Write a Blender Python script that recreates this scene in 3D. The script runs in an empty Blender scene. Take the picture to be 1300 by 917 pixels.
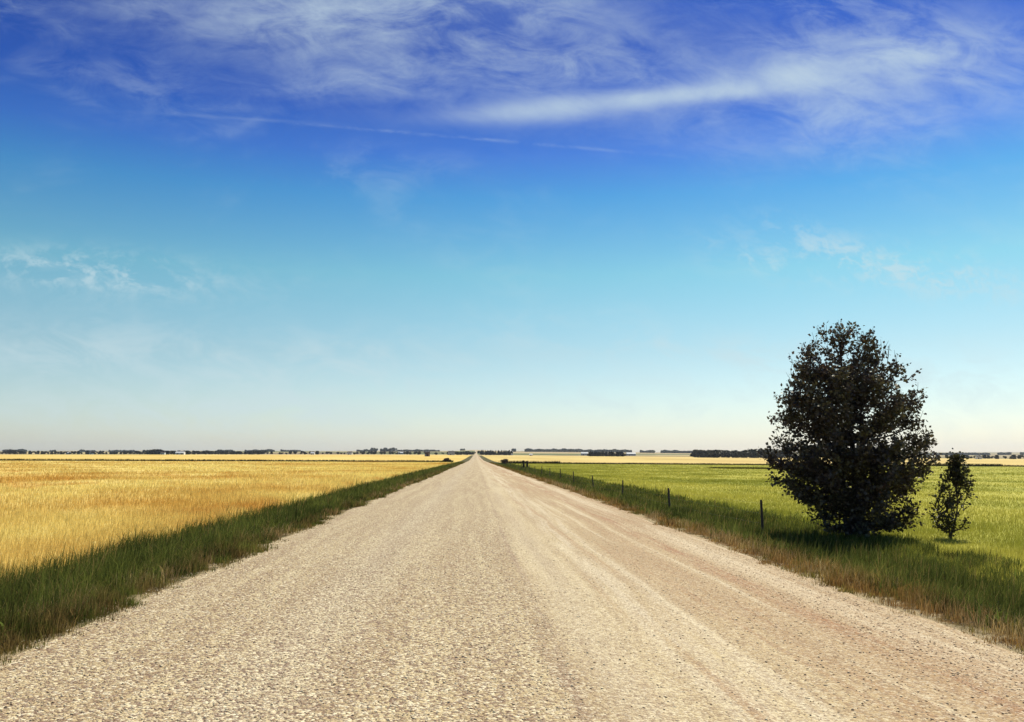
import bpy, math, random
import numpy as np
from mathutils import Vector, Matrix, noise as mnoise
random.seed(7); rng = np.random.default_rng(11)
S = bpy.context.scene; C = S.collection
R = math.radians
CAMH = 1.65; F = 1100.0; YAW = R(2.37); PITCH = R(8.43)

# ------------------------------------------------------------------ terrain
_ys = [-1200, -50, 0, 60, 150, 250, 350, 530, 800, 1200, 1760, 2600, 3500, 4500, 5200, 7000, 9000, 12000]
_zr = [ 2.0, 0.15, 0, -.24, -.62, -1.05, -1.45, -2.05, -1.75, -.9, .35, 2.0, 7.5, 15, 16, 18, 36, 50]
def smooth(a, b, t):
    t = np.clip((t - a) / (b - a), 0, 1); return t * t * (3 - 2 * t)
RL, RR = -3.9, 4.8                       # road edges
def Z(x, y):
    x = np.asarray(x, float); y = np.asarray(y, float)
    z = np.interp(y, _ys, _zr)
    z = z + np.where(x > 0, -.0065 * np.minimum(x, 2300), 1.2 * (1 - np.exp(np.minimum(x, 0) / 200)))
    z = z - .28 * smooth(-4.1, -6.2, x) * (x < 0)
    z = z - .50 * smooth(5.2, 7.6, x) * (x > 0) + .12 * smooth(8.6, 11, x)
    z = z + 8.5 * np.exp(-(x / 110.) ** 2) * smooth(2600, 4500, y)
    z = z + smooth(2500, 5000, y) * (2.2 * np.sin(x / 610. + 1) + 1.2 * np.sin(x / 230.)) * np.clip(np.abs(x) / 300, 0, 1)
    z = z + .05 * np.cos(np.clip((x - .45) / 4.35, -1, 1) * math.pi / 2)
    und = .05 * np.sin(x * .31 + .4 * np.sin(y * .13)) * np.sin(y * .22 + x * .1)
    z = z + und * smooth(10, 16, np.abs(x)) * (1 - smooth(300, 600, y))
    return z
def zf(x, y): return float(Z(x, y))
def at(px, Y):                           # where the bearing of a spot meets the cross line Y
    return Y * math.tan(math.atan((px - 650) / F * math.cos(PITCH)) + YAW)

def fnoise(x, y, s, seed=0.):               # cheap smooth clumping noise
    return (np.sin(x * s + 1.3 * np.sin(y * s * .7 + seed)) * np.sin(y * s * .83 + 1.7 * np.sin(x * s * .6 + seed * 2)) +
            .5 * np.sin(x * s * 2.3 + seed) * np.sin(y * s * 2.1 + 2 * seed)) / 1.5
# ------------------------------------------------------------------ helpers
def tag(o, label=None, cat=None, group=None, kind=None):
    if label: o['label'] = label
    if cat: o['category'] = cat
    if group: o['group'] = group
    if kind: o['kind'] = kind
    return o
def np_mesh(name, V, faces, m, parent=None, attr=None, smooth_=False):
    """faces: (n,3) or (n,4) array, or list of such"""
    me = bpy.data.meshes.new(name)
    fl = faces if isinstance(faces, list) else [faces]
    V = np.asarray(V, np.float32)
    me.vertices.add(len(V)); me.vertices.foreach_set('co', V.ravel())
    idx = np.concatenate([f.ravel() for f in fl]).astype(np.int32)
    tot = np.concatenate([np.full(len(f), f.shape[1]) for f in fl]).astype(np.int32)
    st = np.concatenate([[0], np.cumsum(tot)[:-1]]).astype(np.int32)
    me.loops.add(len(idx)); me.loops.foreach_set('vertex_index', idx)
    me.polygons.add(len(tot)); me.polygons.foreach_set('loop_start', st)
    try: me.polygons.foreach_set('loop_total', tot)
    except Exception: pass
    if attr:
        for k, a in attr.items():
            at_ = me.attributes.new(k, 'FLOAT', 'POINT'); at_.data.foreach_set('value', np.asarray(a, np.float32))
    me.update(calc_edges=True); me.validate()
    if smooth_: me.polygons.foreach_set('use_smooth', np.ones(len(me.polygons), bool))
    if m: me.materials.append(m)
    o = bpy.data.objects.new(name, me); C.objects.link(o)
    if parent: o.parent = parent
    return o
def empty(name, loc, rz=0):
    o = bpy.data.objects.new(name, None); C.objects.link(o); o.location = loc; o.rotation_euler = (0, 0, rz)
    o.empty_display_size = .2
    return o
def copy_tree(o, parent=None):
    c = o.copy(); C.objects.link(c); c.parent = parent
    for ch in list(o.children): copy_tree(ch, c)
    return c
class MB:
    def __init__(s): s.v = []; s.f = []
    def add(s, vs, fs):
        b = len(s.v); s.v += [tuple(v) for v in vs]; s.f += [tuple(i + b for i in f) for f in fs]
    def box(s, x0, x1, y0, y1, z0, z1):
        s.add([(x, y, z) for z in (z0, z1) for y in (y0, y1) for x in (x0, x1)],
              [(0, 2, 3, 1), (4, 5, 7, 6), (0, 1, 5, 4), (2, 6, 7, 3), (0, 4, 6, 2), (1, 3, 7, 5)])
    def tube(s, pts, rad, n=8, cap=True):
        pts = [Vector(p) for p in pts]; rings = []
        ref = Vector((.13, .97, .2)).normalized()
        for i, p in enumerate(pts):
            d = (pts[min(i + 1, len(pts) - 1)] - pts[max(i - 1, 0)]).normalized()
            a = d.cross(ref)
            if a.length < .2: a = d.cross(Vector((1, 0, 0)))
            a.normalize(); b = d.cross(a); r = rad[i] if hasattr(rad, '__len__') else rad
            rings.append([p + (a * math.cos(t) + b * math.sin(t)) * r for t in [2 * math.pi * k / n for k in range(n)]])
        fs = []
        for i in range(len(pts) - 1):
            for k in range(n):
                k2 = (k + 1) % n; fs.append((i * n + k, i * n + k2, (i + 1) * n + k2, (i + 1) * n + k))
        if cap: fs += [tuple(range(n))[::-1], tuple((len(pts) - 1) * n + k for k in range(n))]
        s.add([q for r_ in rings for q in r_], fs)
    def build(s, name, m, parent=None, smooth_=False):
        me = bpy.data.meshes.new(name); me.from_pydata(s.v, [], s.f); me.update()
        if smooth_: me.polygons.foreach_set('use_smooth', np.ones(len(me.polygons), bool))
        me.materials.append(m); o = bpy.data.objects.new(name, me); C.objects.link(o)
        if parent: o.parent = parent
        return o

# ------------------------------------------------------------------ node expression helper
class N:
    """tiny wrapper so shader maths can be written as expressions"""
    def __init__(s, nt, sock): s.nt = nt; s.s = sock
    def _m(s, op, *a, clamp=False):
        n = s.nt.nodes.new('ShaderNodeMath'); n.operation = op; n.use_clamp = clamp
        for i, v in enumerate((s,) + a):
            if isinstance(v, N): s.nt.links.new(v.s, n.inputs[i])
            else: n.inputs[i].default_value = v
        return N(s.nt, n.outputs[0])
    def __add__(s, o): return s._m('ADD', o)
    __radd__ = __add__
    def __mul__(s, o): return s._m('MULTIPLY', o)
    __rmul__ = __mul__
    def __sub__(s, o): return s._m('SUBTRACT', o)
    def __rsub__(s, o): return (s * -1) + o
    def __truediv__(s, o): return s._m('DIVIDE', o)
    def pw(s, o): return s._m('POWER', o)
    def exp(s): return s._m('EXPONENT')
    def mx(s, o): return s._m('MAXIMUM', o)
    def mn(s, o): return s._m('MINIMUM', o)
    def ab(s): return s._m('ABSOLUTE')
    def clamp(s): return s._m('ADD', 0.0, clamp=True)
    def sin(s): return s._m('SINE')
def rng_map(nt, x, a, b, c=0., d=1., smoothstep=True):
    n = nt.nodes.new('ShaderNodeMapRange'); n.interpolation_type = 'SMOOTHSTEP' if smoothstep else 'LINEAR'
    nt.links.new(x.s, n.inputs[0])
    for i, v in zip((1, 2, 3, 4), (a, b, c, d)): n.inputs[i].default_value = v
    return N(nt, n.outputs[0])
def vec(nt, x, y, z=0.):
    n = nt.nodes.new('ShaderNodeCombineXYZ')
    for i, v in enumerate((x, y, z)):
        if isinstance(v, N): nt.links.new(v.s, n.inputs[i])
        else: n.inputs[i].default_value = v
    return n.outputs[0]
def sep(nt, sock):
    n = nt.nodes.new('ShaderNodeSeparateXYZ'); nt.links.new(sock, n.inputs[0])
    return [N(nt, o) for o in n.outputs]
def noise(nt, v, scale=1., detail=4., rough=.55, dist=0., out=0):
    n = nt.nodes.new('ShaderNodeTexNoise'); n.inputs['Scale'].default_value = scale
    n.inputs['Detail'].default_value = detail; n.inputs['Roughness'].default_value = rough
    n.inputs['Distortion'].default_value = dist
    nt.links.new(v, n.inputs['Vector']); return N(nt, n.outputs[out])
def voro(nt, v, scale=1., feature='F1', out='Distance', rnd=1.):
    n = nt.nodes.new('ShaderNodeTexVoronoi'); n.feature = feature; n.inputs['Scale'].default_value = scale
    n.inputs['Randomness'].default_value = rnd
    nt.links.new(v, n.inputs['Vector']); return N(nt, n.outputs[out])
def mixc(nt, f, a, b, mode='MIX'):
    n = nt.nodes.new('ShaderNodeMix'); n.data_type = 'RGBA'; n.blend_type = mode; n.clamp_factor = True
    def put(v, i):
        if isinstance(v, N): nt.links.new(v.s, n.inputs[i])
        elif hasattr(v, 'links'): nt.links.new(v, n.inputs[i])
        elif isinstance(v, (int, float)): n.inputs[i].default_value = v
        else: n.inputs[i].default_value = (*v, 1)
    put(f, 0); put(a, 6); put(b, 7); return n.outputs[2]
def mat(name):
    m = bpy.data.materials.new(name); m.use_nodes = True; nt = m.node_tree
    b = nt.nodes['Principled BSDF']; b.inputs['Roughness'].default_value = .85; b.inputs['Specular IOR Level'].default_value = .25
    return m, nt, b
def objpos(nt):
    return nt.nodes.new('ShaderNodeNewGeometry').outputs['Position']
def bump(nt, b, h, strength, dist):
    n = nt.nodes.new('ShaderNodeBump'); n.inputs['Strength'].default_value = strength; n.inputs['Distance'].default_value = dist
    nt.links.new(h.s, n.inputs['Height']); nt.links.new(n.outputs[0], b.inputs['Normal']); return n
def flat(name, c, var=.15, scale=3., rough=.8):
    m, nt, b = mat(name); n = noise(nt, objpos(nt), scale, 4)
    nt.links.new(mixc(nt, n, [k * (1 - var) for k in c], [k * (1 + var) for k in c]), b.inputs['Base Color'])
    b.inputs['Roughness'].default_value = rough; return m
M = {}

# ------------------------------------------------------------------ plant colours shared by a sheet and the stalks on it
def wheat_col(nt, far=False):
    p = objpos(nt); x, y, z = sep(nt, p)
    big = noise(nt, vec(nt, x * .035, y * .022), 1, 5, .6, .4)
    mid = noise(nt, vec(nt, x * .22, y * .12), 1, 5, .65, .3)
    c = mixc(nt, rng_map(nt, big, .34, .56), (.54, .33, .075), (.71, .58, .20))
    c = mixc(nt, rng_map(nt, mid, .50, .68) * .7, c, (.50, .24, .045))
    return c
def grass_col(nt, a, b2, dry, thr=.62):
    p = objpos(nt); x, y, z = sep(nt, p)
    n1 = noise(nt, p, .55, 5, .6); n2 = noise(nt, p, .13, 4, .6)
    c = mixc(nt, rng_map(nt, n1, .35, .65), a, b2)
    return mixc(nt, rng_map(nt, n2, thr, thr + .15) * .7, c, dry)
def blade_mat(name, colf, trans=.35, var=.35, dry=None):
    m = bpy.data.materials.new(name); m.use_nodes = True; nt = m.node_tree
    for n in list(nt.nodes):
        if n.type != 'OUTPUT_MATERIAL': nt.nodes.remove(n)
    out = [n for n in nt.nodes if n.type == 'OUTPUT_MATERIAL'][0]
    c = colf(nt)
    at_ = nt.nodes.new('ShaderNodeAttribute'); at_.attribute_name = 'rnd'; r_ = N(nt, at_.outputs['Fac'])
    hsv = nt.nodes.new('ShaderNodeHueSaturation')
    nt.links.new(c, hsv.inputs['Color']); nt.links.new((r_ * (2 * var) + (1 - var)).s, hsv.inputs['Value'])
    cc = hsv.outputs[0]
    if dry:                                      # a share of the blades are dead
        cc = mixc(nt, rng_map(nt, r_, 1 - dry[1] - .02, 1 - dry[1]), cc, dry[0])
    d = nt.nodes.new('ShaderNodeBsdfDiffuse'); t = nt.nodes.new('ShaderNodeBsdfTranslucent'); mx = nt.nodes.new('ShaderNodeMixShader')
    nt.links.new(cc, d.inputs[0]); nt.links.new(cc, t.inputs[0]); mx.inputs[0].default_value = trans
    nt.links.new(d.outputs[0], mx.inputs[1]); nt.links.new(t.outputs[0], mx.inputs[2]); nt.links.new(mx.outputs[0], out.inputs[0])
    return m
def verge_col(nt):
    p = objpos(nt); x, y, z = sep(nt, p)
    c = grass_col(nt, (.055, .070, .018), (.145, .165, .035), (.20, .15, .05), .60)
    # the strip that the grader scrapes is dry and rusty
    wob = noise(nt, vec(nt, x * .2, y * .35), 1, 4) - .5
    e = rng_map(nt, (x + wob * 1.2) - 5.0, .95, .15) * rng_map(nt, x, 4., 4.3)
    e2 = rng_map(nt, (x + wob * .8), -4.75, -4.25)
    e2 = e2 * rng_map(nt, x, -3.3, -3.5)
    e = e * rng_map(nt, noise(nt, p, 2.3, 4, .65), .36, .60, .25, 1.); e2 = e2 * rng_map(nt, noise(nt, p, 2.1, 4, .65), .40, .62)
    c = mixc(nt, e * .9, c, (.30, .165, .055))
    return mixc(nt, e2 * .7, c, (.21, .125, .05))
def green_col(nt):
    p = objpos(nt); x, y, z = sep(nt, p)
    n1 = noise(nt, vec(nt, x * .10, y * .045), 1, 6, .65, .5)
    n2 = noise(nt, vec(nt, x * .7, y * .3), 1, 4, .6)
    c = mixc(nt, rng_map(nt, n1, .36, .62), (.29, .295, .045), (.46, .43, .085))
    return mixc(nt, rng_map(nt, n2, .55, .75) * .5, c, (.21, .20, .035))
M['wheat'] = blade_mat('ripe_wheat', wheat_col, .45, .36)
M['verge'] = blade_mat('verge_grass', verge_col, .42, .55, ((.26, .19, .07), .09))
M['green'] = blade_mat('pasture_grass', green_col, .35, .3)
def sheet(name, colf, bscale=12., bs=.6):
    m, nt, b = mat(name); nt.links.new(colf(nt), b.inputs['Base Color'])
    p = objpos(nt); bump(nt, b, noise(nt, p, bscale, 5, .7), bs, .08); b.inputs['Specular IOR Level'].default_value = .05
    return m
M['wheat_s'] = sheet('wheat_canopy', wheat_col)
M['green_s'] = sheet('pasture_ground', green_col)
def soil_col(nt):
    x, y, z = sep(nt, objpos(nt)); t = rng_map(nt, x, 0, .01, -1, 1, False)
    d = (x * t) - (t * .45 + 4.35)          # metres outside either road edge
    n1 = noise(nt, objpos(nt), 1.1, 6, .65); n2 = noise(nt, objpos(nt), 45., 3, .6)
    c = mixc(nt, .45, verge_col(nt), (.09, .06, .03))
    c = mixc(nt, rng_map(nt, d + (n1 - .5) * -2.0 + (n2 - .5) * .5, .35, .10), c, (.47, .375, .22))
    return mixc(nt, rng_map(nt, n2, .60, .66) * .7, c, (.19, .13, .09))
M['verge_s'] = sheet('verge_soil', soil_col, 40., .8)
def ochre_col(nt):
    x, y, z = sep(nt, objpos(nt)); n = noise(nt, vec(nt, x * .012, y * .004), 1, 5, .6)
    s_ = noise(nt, vec(nt, x * .002, y * .02), 1, 3, .6)
    c = mixc(nt, rng_map(nt, n, .35, .65), (.54, .38, .10), (.66, .51, .17))
    return mixc(nt, rng_map(nt, s_, .52, .66) * .6, c, (.33, .16, .055))
def tan_col(nt):
    x, y, z = sep(nt, objpos(nt)); n = noise(nt, vec(nt, x * .012, y * .004), 1, 5, .6)
    s_ = noise(nt, vec(nt, x * .002, y * .02), 1, 3, .6)
    c = mixc(nt, rng_map(nt, n, .35, .65), (.47, .345, .12), (.60, .475, .18))
    return mixc(nt, rng_map(nt, s_, .55, .68) * .5, c, (.34, .20, .09))
M['ochre_s'] = sheet('ochre_stubble', ochre_col, 1.); M['tan_s'] = sheet('tan_stubble', tan_col, 1.)
def far_col(nt):
    x, y, z = sep(nt, objpos(nt))
    v = nt.nodes.new('ShaderNodeTexVoronoi'); v.inputs['Scale'].default_value = 1
    v.distance = 'CHEBYCHEV'; nt.links.new(vec(nt, x * .0014, y * .0030), v.inputs['Vector'])
    r_, g, b = sep(nt, v.outputs['Color'])
    c = mixc(nt, rng_map(nt, r_, .3, .4), (.10, .12, .045), (.42, .33, .17))
    c = mixc(nt, rng_map(nt, g, .72, .78), c, (.16, .12, .075))
    near = rng_map(nt, y, 1400, 1800)
    return mixc(nt, near, (.085, .075, .03), c)
M['ground'] = sheet('farmland', far_col, .5)

# ------------------------------------------------------------------ road surface
def make_road_mat():
    m, nt, b = mat('gravel_road'); p = objpos(nt); x, y, z = sep(nt, p)
    wand = (noise(nt, vec(nt, x * 0., y * .045), 1, 3) - .5) * .9
    xw = x + wand
    st = noise(nt, vec(nt, xw * 2.6, y * .10), 1, 6, .62)           # streaks along the wheels' run
    st2 = noise(nt, vec(nt, xw * 9., y * .35), 1, 4, .6)
    pat = noise(nt, vec(nt, x * .5, y * .22), 1, 5, .6)
    c = mixc(nt, rng_map(nt, st, .35, .65), (.385, .29, .16), (.525, .43, .25))
    side = rng_map(nt, x + (pat - .5) * 3.2, .9, 3.7)
    c = mixc(nt, rng_map(nt, st2, .5, .68) * side * .55, c, (.33, .20, .10))
    c = mixc(nt, side * .62, c, (.36, .235, .12))                     # soil shows on the right
    def band(x0, w): return ((((xw - x0) / w).pw(2.)) * -1).exp()
    near = rng_map(nt, y, 60, 5, .35, 1)
    c = mixc(nt, (band(1.75, .22) + band(2.15, .10) * .8) * rng_map(nt, st2, .3, .6) * .75, c, (.60, .52, .37))
    c = mixc(nt, band(1.05, .30) * .35, c, (.55, .48, .35))
    c = mixc(nt, band(-1.6, .5) * .30, c, (.54, .48, .36))
    c = mixc(nt, band(4.25, .33) * rng_map(nt, st, .3, .6) * .85, c, (.60, .50, .34))   # pale loose windrow by the right verge
    c = mixc(nt, (band(3.62, .14) * rng_map(nt, st2, .38, .62) + band(3.0, .10) * rng_map(nt, st2, .55, .7) * .6) * .9, c, (.30, .135, .055))
    c = mixc(nt, band(.62, .07) * rng_map(nt, st2, .35, .6) * .6, c, (.27, .18, .12))
    st3 = noise(nt, vec(nt, xw * 3.6 + y * .035, y * .05), 1, 5, .6); rt = rng_map(nt, x, .7, 2.)
    c = mixc(nt, rng_map(nt, st3, .54, .66) * rt * .75, c, (.62, .53, .355))
    c = mixc(nt, rng_map(nt, st3, .47, .36) * rt * .7, c, (.36, .225, .115))
    # stones
    v1 = nt.nodes.new('ShaderNodeTexVoronoi'); v1.inputs['Scale'].default_value = 34; nt.links.new(p, v1.inputs['Vector'])
    v2 = nt.nodes.new('ShaderNodeTexVoronoi'); v2.inputs['Scale'].default_value = 75; nt.links.new(p, v2.inputs['Vector'])
    r1 = sep(nt, v1.outputs['Color'])[0]; r2 = sep(nt, v2.outputs['Color'])[1]
    loose = rng_map(nt, x + (pat - .5) * 1.6, .95, .35, .45, 1)
    c = mixc(nt, rng_map(nt, r1, .66, .74) * loose * .8, c, (.19, .12, .085))
    c = mixc(nt, rng_map(nt, r1, .22, .12) * loose * .7, c, (.72, .65, .47))
    c = mixc(nt, rng_map(nt, r2, .70, .78) * (loose * .35 + .35), c, (.19, .12, .08))
    c = mixc(nt, rng_map(nt, r2, .18, .08) * .4, c, (.66, .60, .48))
    nt.links.new(c, b.inputs['Base Color'])
    h = (N(nt, v1.outputs['Distance']) * -1.) * loose + N(nt, v2.outputs['Distance']) * -.45 + st2 * .35
    bump(nt, b, h, .9, .016)
    b.inputs['Specular IOR Level'].default_value = .15
    return m
M['road'] = make_road_mat()

# ------------------------------------------------------------------ sheets on one shared lattice
XL = np.array(sorted(set(list(np.round(np.linspace(-12, 14, 105), 3)) + [RL, RR, -6.3, 8.4, 9.0, -.5]
      + [-8900, -7500, -6200, -5200, -4400, -3800, -3200, -2700, -2300, -1900, -1600, -1350, -1150, -950, -800, -680, -580, -490, -410, -340, -280, -230, -190, -155, -125, -100, -82, -67, -55, -45, -37, -30, -25, -21, -18, -15.5, -13.5]
      + [16, 18, 21, 25, 30, 37, 45, 55, 67, 82, 100, 125, 155, 190, 230, 280, 340, 410, 490, 580, 680, 800, 950, 1150, 1350, 1600, 1900, 2300, 2700, 3200, 3800, 4400, 5200, 6200, 7500, 8900])))
YL = [-900, -500, -200, -100, -60, -40, -30, -20, -10] + list(np.arange(-5, 40, .5)) + list(np.arange(40, 80, 2.)) + list(np.arange(80, 340, 10.)) \
     + [346, 354] + list(np.arange(370, 1000, 30.)) + list(np.arange(1000, 1760, 60.)) + [1760] + list(np.arange(1850, 5000, 90.)) + list(np.arange(5000, 10900, 400.))
YL = np.array(YL)
def grid(name, x0, x1, y0, y1, off, m, kind='structure', offf=None, edge=None):
    xs = XL[(XL >= x0 - 1e-6) & (XL <= x1 + 1e-6)]; ys = YL[(YL >= y0 - 1e-6) & (YL <= y1 + 1e-6)]
    X, Y = np.meshgrid(xs, ys); P = Z(X, Y) + off + (offf(X, Y) if offf else 0)
    if edge is not None: X = X + edge(X, Y)
    V = np.stack([X, Y, P], -1).reshape(-1, 3); nx = len(xs); ny = len(ys)
    i = np.arange((ny - 1) * (nx - 1)); a = (i // (nx - 1)) * nx + i % (nx - 1)
    o = np_mesh(name, V, np.stack([a, a + 1, a + nx + 1, a + nx], 1), m, smooth_=True)
    return tag(o, kind=kind)
grid('ground', -8900, 8900, -900, 10900, 0, M['ground'])
dfar = lambda X, Y: np.clip(Y, 0, 3000) * .00008
grid('road', RL, RR, -900, 4600, .012, M['road'], offf=lambda X, Y: np.clip(Y, 0, 5000) * .00012,
     edge=lambda X, Y: (np.abs(X - .45) > 4.34) * np.sign(X) * (.10 * fnoise(X, Y, 1.3, 2) + .12 * fnoise(X * 0, Y, .37, 4) + .05) * (Y < 346))
# verge sheets
vl = grid('road_verge', -6.5, RL, -60, 346, .006, M['verge_s']); vr = grid('road_verge', RR, 9.0, -60, 346, .006, M['verge_s'])
canopy = lambda X, Y: .30 * smooth(-6.3, -7.6, X) + .02 * np.sin(X * .9 + Y * .21)
grid('wheat_field', -2700, -6.3, -60, 346, .008, M['wheat_s'], offf=canopy)
grid('pasture', 9.0, 2700, -60, 346, .010, M['green_s'])
grid('stubble_field', -2700, -9, 370, 1760, .05, M['ochre_s'])
grid('stubble_field', 11, 2700, 370, 1760, .05, M['tan_s'])

# ------------------------------------------------------------------ blades
def blades(name, x, y, h, w, m, lean=.25, z=None, label=None, cat=None, seg2=True, wind=(.1, -.05), rnd=None):
    n = len(x); z0 = Z(x, y) if z is None else z
    a = rng.uniform(0, 2 * math.pi, n); l = rng.normal(0, lean, n) * h; la = rng.uniform(0, 2 * math.pi, n)
    tx = x + np.cos(la) * l + wind[0] * h; ty = y + np.sin(la) * l + wind[1] * h
    ca, sa = np.cos(a) * w / 2, np.sin(a) * w / 2
    r = rng.uniform(0, 1, n) if rnd is None else rnd
    if seg2:
        mx_, my = x + (tx - x) * .35, y + (ty - y) * .35
        V = np.stack([np.stack([x - ca, y - sa, z0 - .03], 1), np.stack([x + ca, y + sa, z0 - .03], 1),
                      np.stack([mx_ - ca * .8, my - sa * .8, z0 + h * .58], 1), np.stack([mx_ + ca * .8, my + sa * .8, z0 + h * .58], 1),
                      np.stack([tx, ty, z0 + h * (1 - .25 * np.clip(np.abs(l) / h, 0, 1))], 1)], 1).reshape(-1, 3)
        b = np.arange(n) * 5
        fs = [np.stack([b, b + 1, b + 3, b + 2], 1), np.stack([b + 2, b + 3, b + 4], 1)]; k = 5
    else:
        V = np.stack([np.stack([x - ca, y - sa, z0 - .03], 1), np.stack([x + ca, y + sa, z0 - .03], 1), np.stack([tx, ty, z0 + h], 1)], 1).reshape(-1, 3)
        b = np.arange(n) * 3; fs = [np.stack([b, b + 1, b + 2], 1)]; k = 3
    o = np_mesh(name, V, fs, m, attr={'rnd': np.repeat(r, k)})
    return tag(o, label, cat, kind='stuff')
def logy(n, a, b, p=1.): # distances with density ~ 1/y
    u = rng.uniform(0, 1, n); return a * (b / a) ** u
# left verge: dark tall grass between the gravel and the grain
def verge(n, xa, xb, y0, y1, hmin, hmax, side, name, label):
    nt_ = n // 34; ty = logy(nt_, y0, y1); tx = xa + (xb - xa) * rng.uniform(0, 1, nt_); th = rng.lognormal(0, .32, nt_); tr_ = rng.uniform(0, 1, nt_)
    ti = rng.integers(0, nt_, n); sp_ = (.035 + ty[ti] * .0022) * th[ti]
    x = tx[ti] + rng.normal(0, 1, n) * sp_; y = ty[ti] + rng.normal(0, 1, n) * sp_ * 1.2
    edge = .30 * fnoise(x * 0, y, .55, 2. * side) + .24 * fnoise(x * 0, y, 1.9, side) + .16 * fnoise(x * 0, y, 5.3, side) - .12
    t = (x - (RL if side < 0 else RR)) * side                  # metres from the road edge
    keep = (t > edge + .05) & (rng.uniform(0, 1, n) < np.clip((t - edge) * 2.2 + .10, 0, 1))
    keep &= rng.uniform(0, 1, n) < .62 + .38 * fnoise(x, y, 1.1, 3)
    x, y, t, edge, ti, sp_ = x[keep], y[keep], t[keep], edge[keep], ti[keep], sp_[keep]
    g = np.clip((t - edge) / 1.0, .12, 1)
    h = (hmin + (hmax - hmin) * rng.beta(2, 2.6, len(x))) * g * (1 + .38 * fnoise(x, y, 1.7, 1) + .22 * fnoise(x, y, 4.1, 3))
    h = h * np.clip(th[ti], .5, 1.8)
    w = np.maximum(.006, y * .0006) * rng.uniform(.7, 1.4, len(x))
    rn = np.clip(tr_[ti] * .65 + rng.uniform(0, 1, len(x)) * .42, 0, 1)
    return blades(name, x, y, h, w, M['verge'], .42, label=label, cat='grass', rnd=rn)
verge(330000, -6.9, RL + .15, 3.5, 345, .13, .42, -1, 'verge_grass', 'dark green verge grass between the gravel road and the yellow grain field')
verge(420000, RR - .15, 10.8, 3.5, 345, .08, .31, 1, 'verge_grass', 'green verge grass with a rusty dry edge between the gravel road and the post fence')
# seed heads / tall weeds along the grain edge
n = 14000; y = logy(n, 4, 200); x = rng.normal(-6.4, .35, n)
blades('tall_weeds', x, y, rng.uniform(.28, .58, n), np.maximum(.007, y * .0006), M['verge'], .12, label='taller ragged weeds where the dark left verge meets the grain', cat='weeds')
n = 16000; y = logy(n, 8, 220); x = rng.normal(8.5, .40, n)
blades('tall_weeds', x, y, rng.uniform(.2, .46, n), np.maximum(.007, y * .0006), M['verge'], .14, label='taller dark weeds growing along the line of the post fence', cat='weeds')
n = 9000; y = logy(n, 3.5, 90); x = RR + .15 + rng.gamma(2., .22, n); k = fnoise(x, y, 1.2, 7) > .05; x, y = x[k], y[k]
M['dead'] = blade_mat('dead_stem', lambda nt: grass_col(nt, (.36, .22, .09), (.48, .36, .17), (.22, .12, .06)), .3, .5)
blades('dead_stems', x, y, rng.uniform(.08, .30, len(x)), np.maximum(.004, y * .0004), M['dead'], .5, label='pale dead stems straggling at the foot of the right verge', cat='weeds')
n = 7000; y = logy(n, 3.5, 90); x = RL - .15 - rng.gamma(2., .25, n); k = fnoise(x, y, 1.2, 9) > .1; x, y = x[k], y[k]
blades('dead_stems', x, y, rng.uniform(.08, .32, len(x)), np.maximum(.004, y * .0004), M['dead'], .5, label='pale dead stems straggling at the foot of the left verge', cat='weeds')
nc = 700; cy = logy(nc, 4, 80); cx_ = np.where(rng.uniform(0, 1, nc) < .4, -rng.uniform(4.5, 6.4, nc), rng.uniform(5.3, 10, nc)); ci = np.repeat(np.arange(nc), 16)
x = cx_[ci] + rng.normal(0, .07, len(ci)); y = cy[ci] + rng.normal(0, .07, len(ci))
M['forb'] = blade_mat('broad_weed_leaf', lambda nt: grass_col(nt, (.08, .11, .025), (.17, .21, .04), (.2, .14, .05)), .35, .4)
blades('broad_leaved_weeds', x, y, rng.uniform(.08, .26, len(x)), rng.uniform(.025, .05, len(x)), M['forb'], .7, label='low broad leaved weeds dotted through both green verges', cat='weeds')
# grain
n = 620000; y = logy(n, 3.0, 330); ang = rng.uniform(R(1.0), R(58), n); x = -(6.5 + np.tan(ang) * y * rng.uniform(.0, 1, n) ** .8)
k = (x > -230) & (rng.uniform(0, 1, n) < .75 + .25 * fnoise(x, y, .35, 5)); x, y = x[k], y[k]
zc = Z(x, y) + .30 * smooth(-6.3, -7.6, x) * .9
blades('ripe_grain', x, y, (rng.uniform(.12, .34, len(x))) * (1 + .15 * fnoise(x, y, .4, 2)), np.maximum(.009, np.hypot(x, y) * .00075), M['wheat'], .28, z=zc - .05,
       label='ripe yellow grain standing in the field left of the road', cat='grain', seg2=False)
# pasture
n = 480000; y = logy(n, 6, 340); ang = rng.uniform(R(1.0), R(52), n); x = 9.0 + np.tan(ang) * y * rng.uniform(0, 1, n) ** .8
k = (x < 260); x, y = x[k], y[k]
blades('pasture_grass', x, y, rng.uniform(.05, .17, len(x)) * (1 + .5 * np.clip(fnoise(x, y, .8, 2), -.6, 1)), np.maximum(.009, np.hypot(x, y) * .0007), M['green'], .4,
       label='bright lime green pasture grass beyond the fence', cat='grass', seg2=False)
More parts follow.
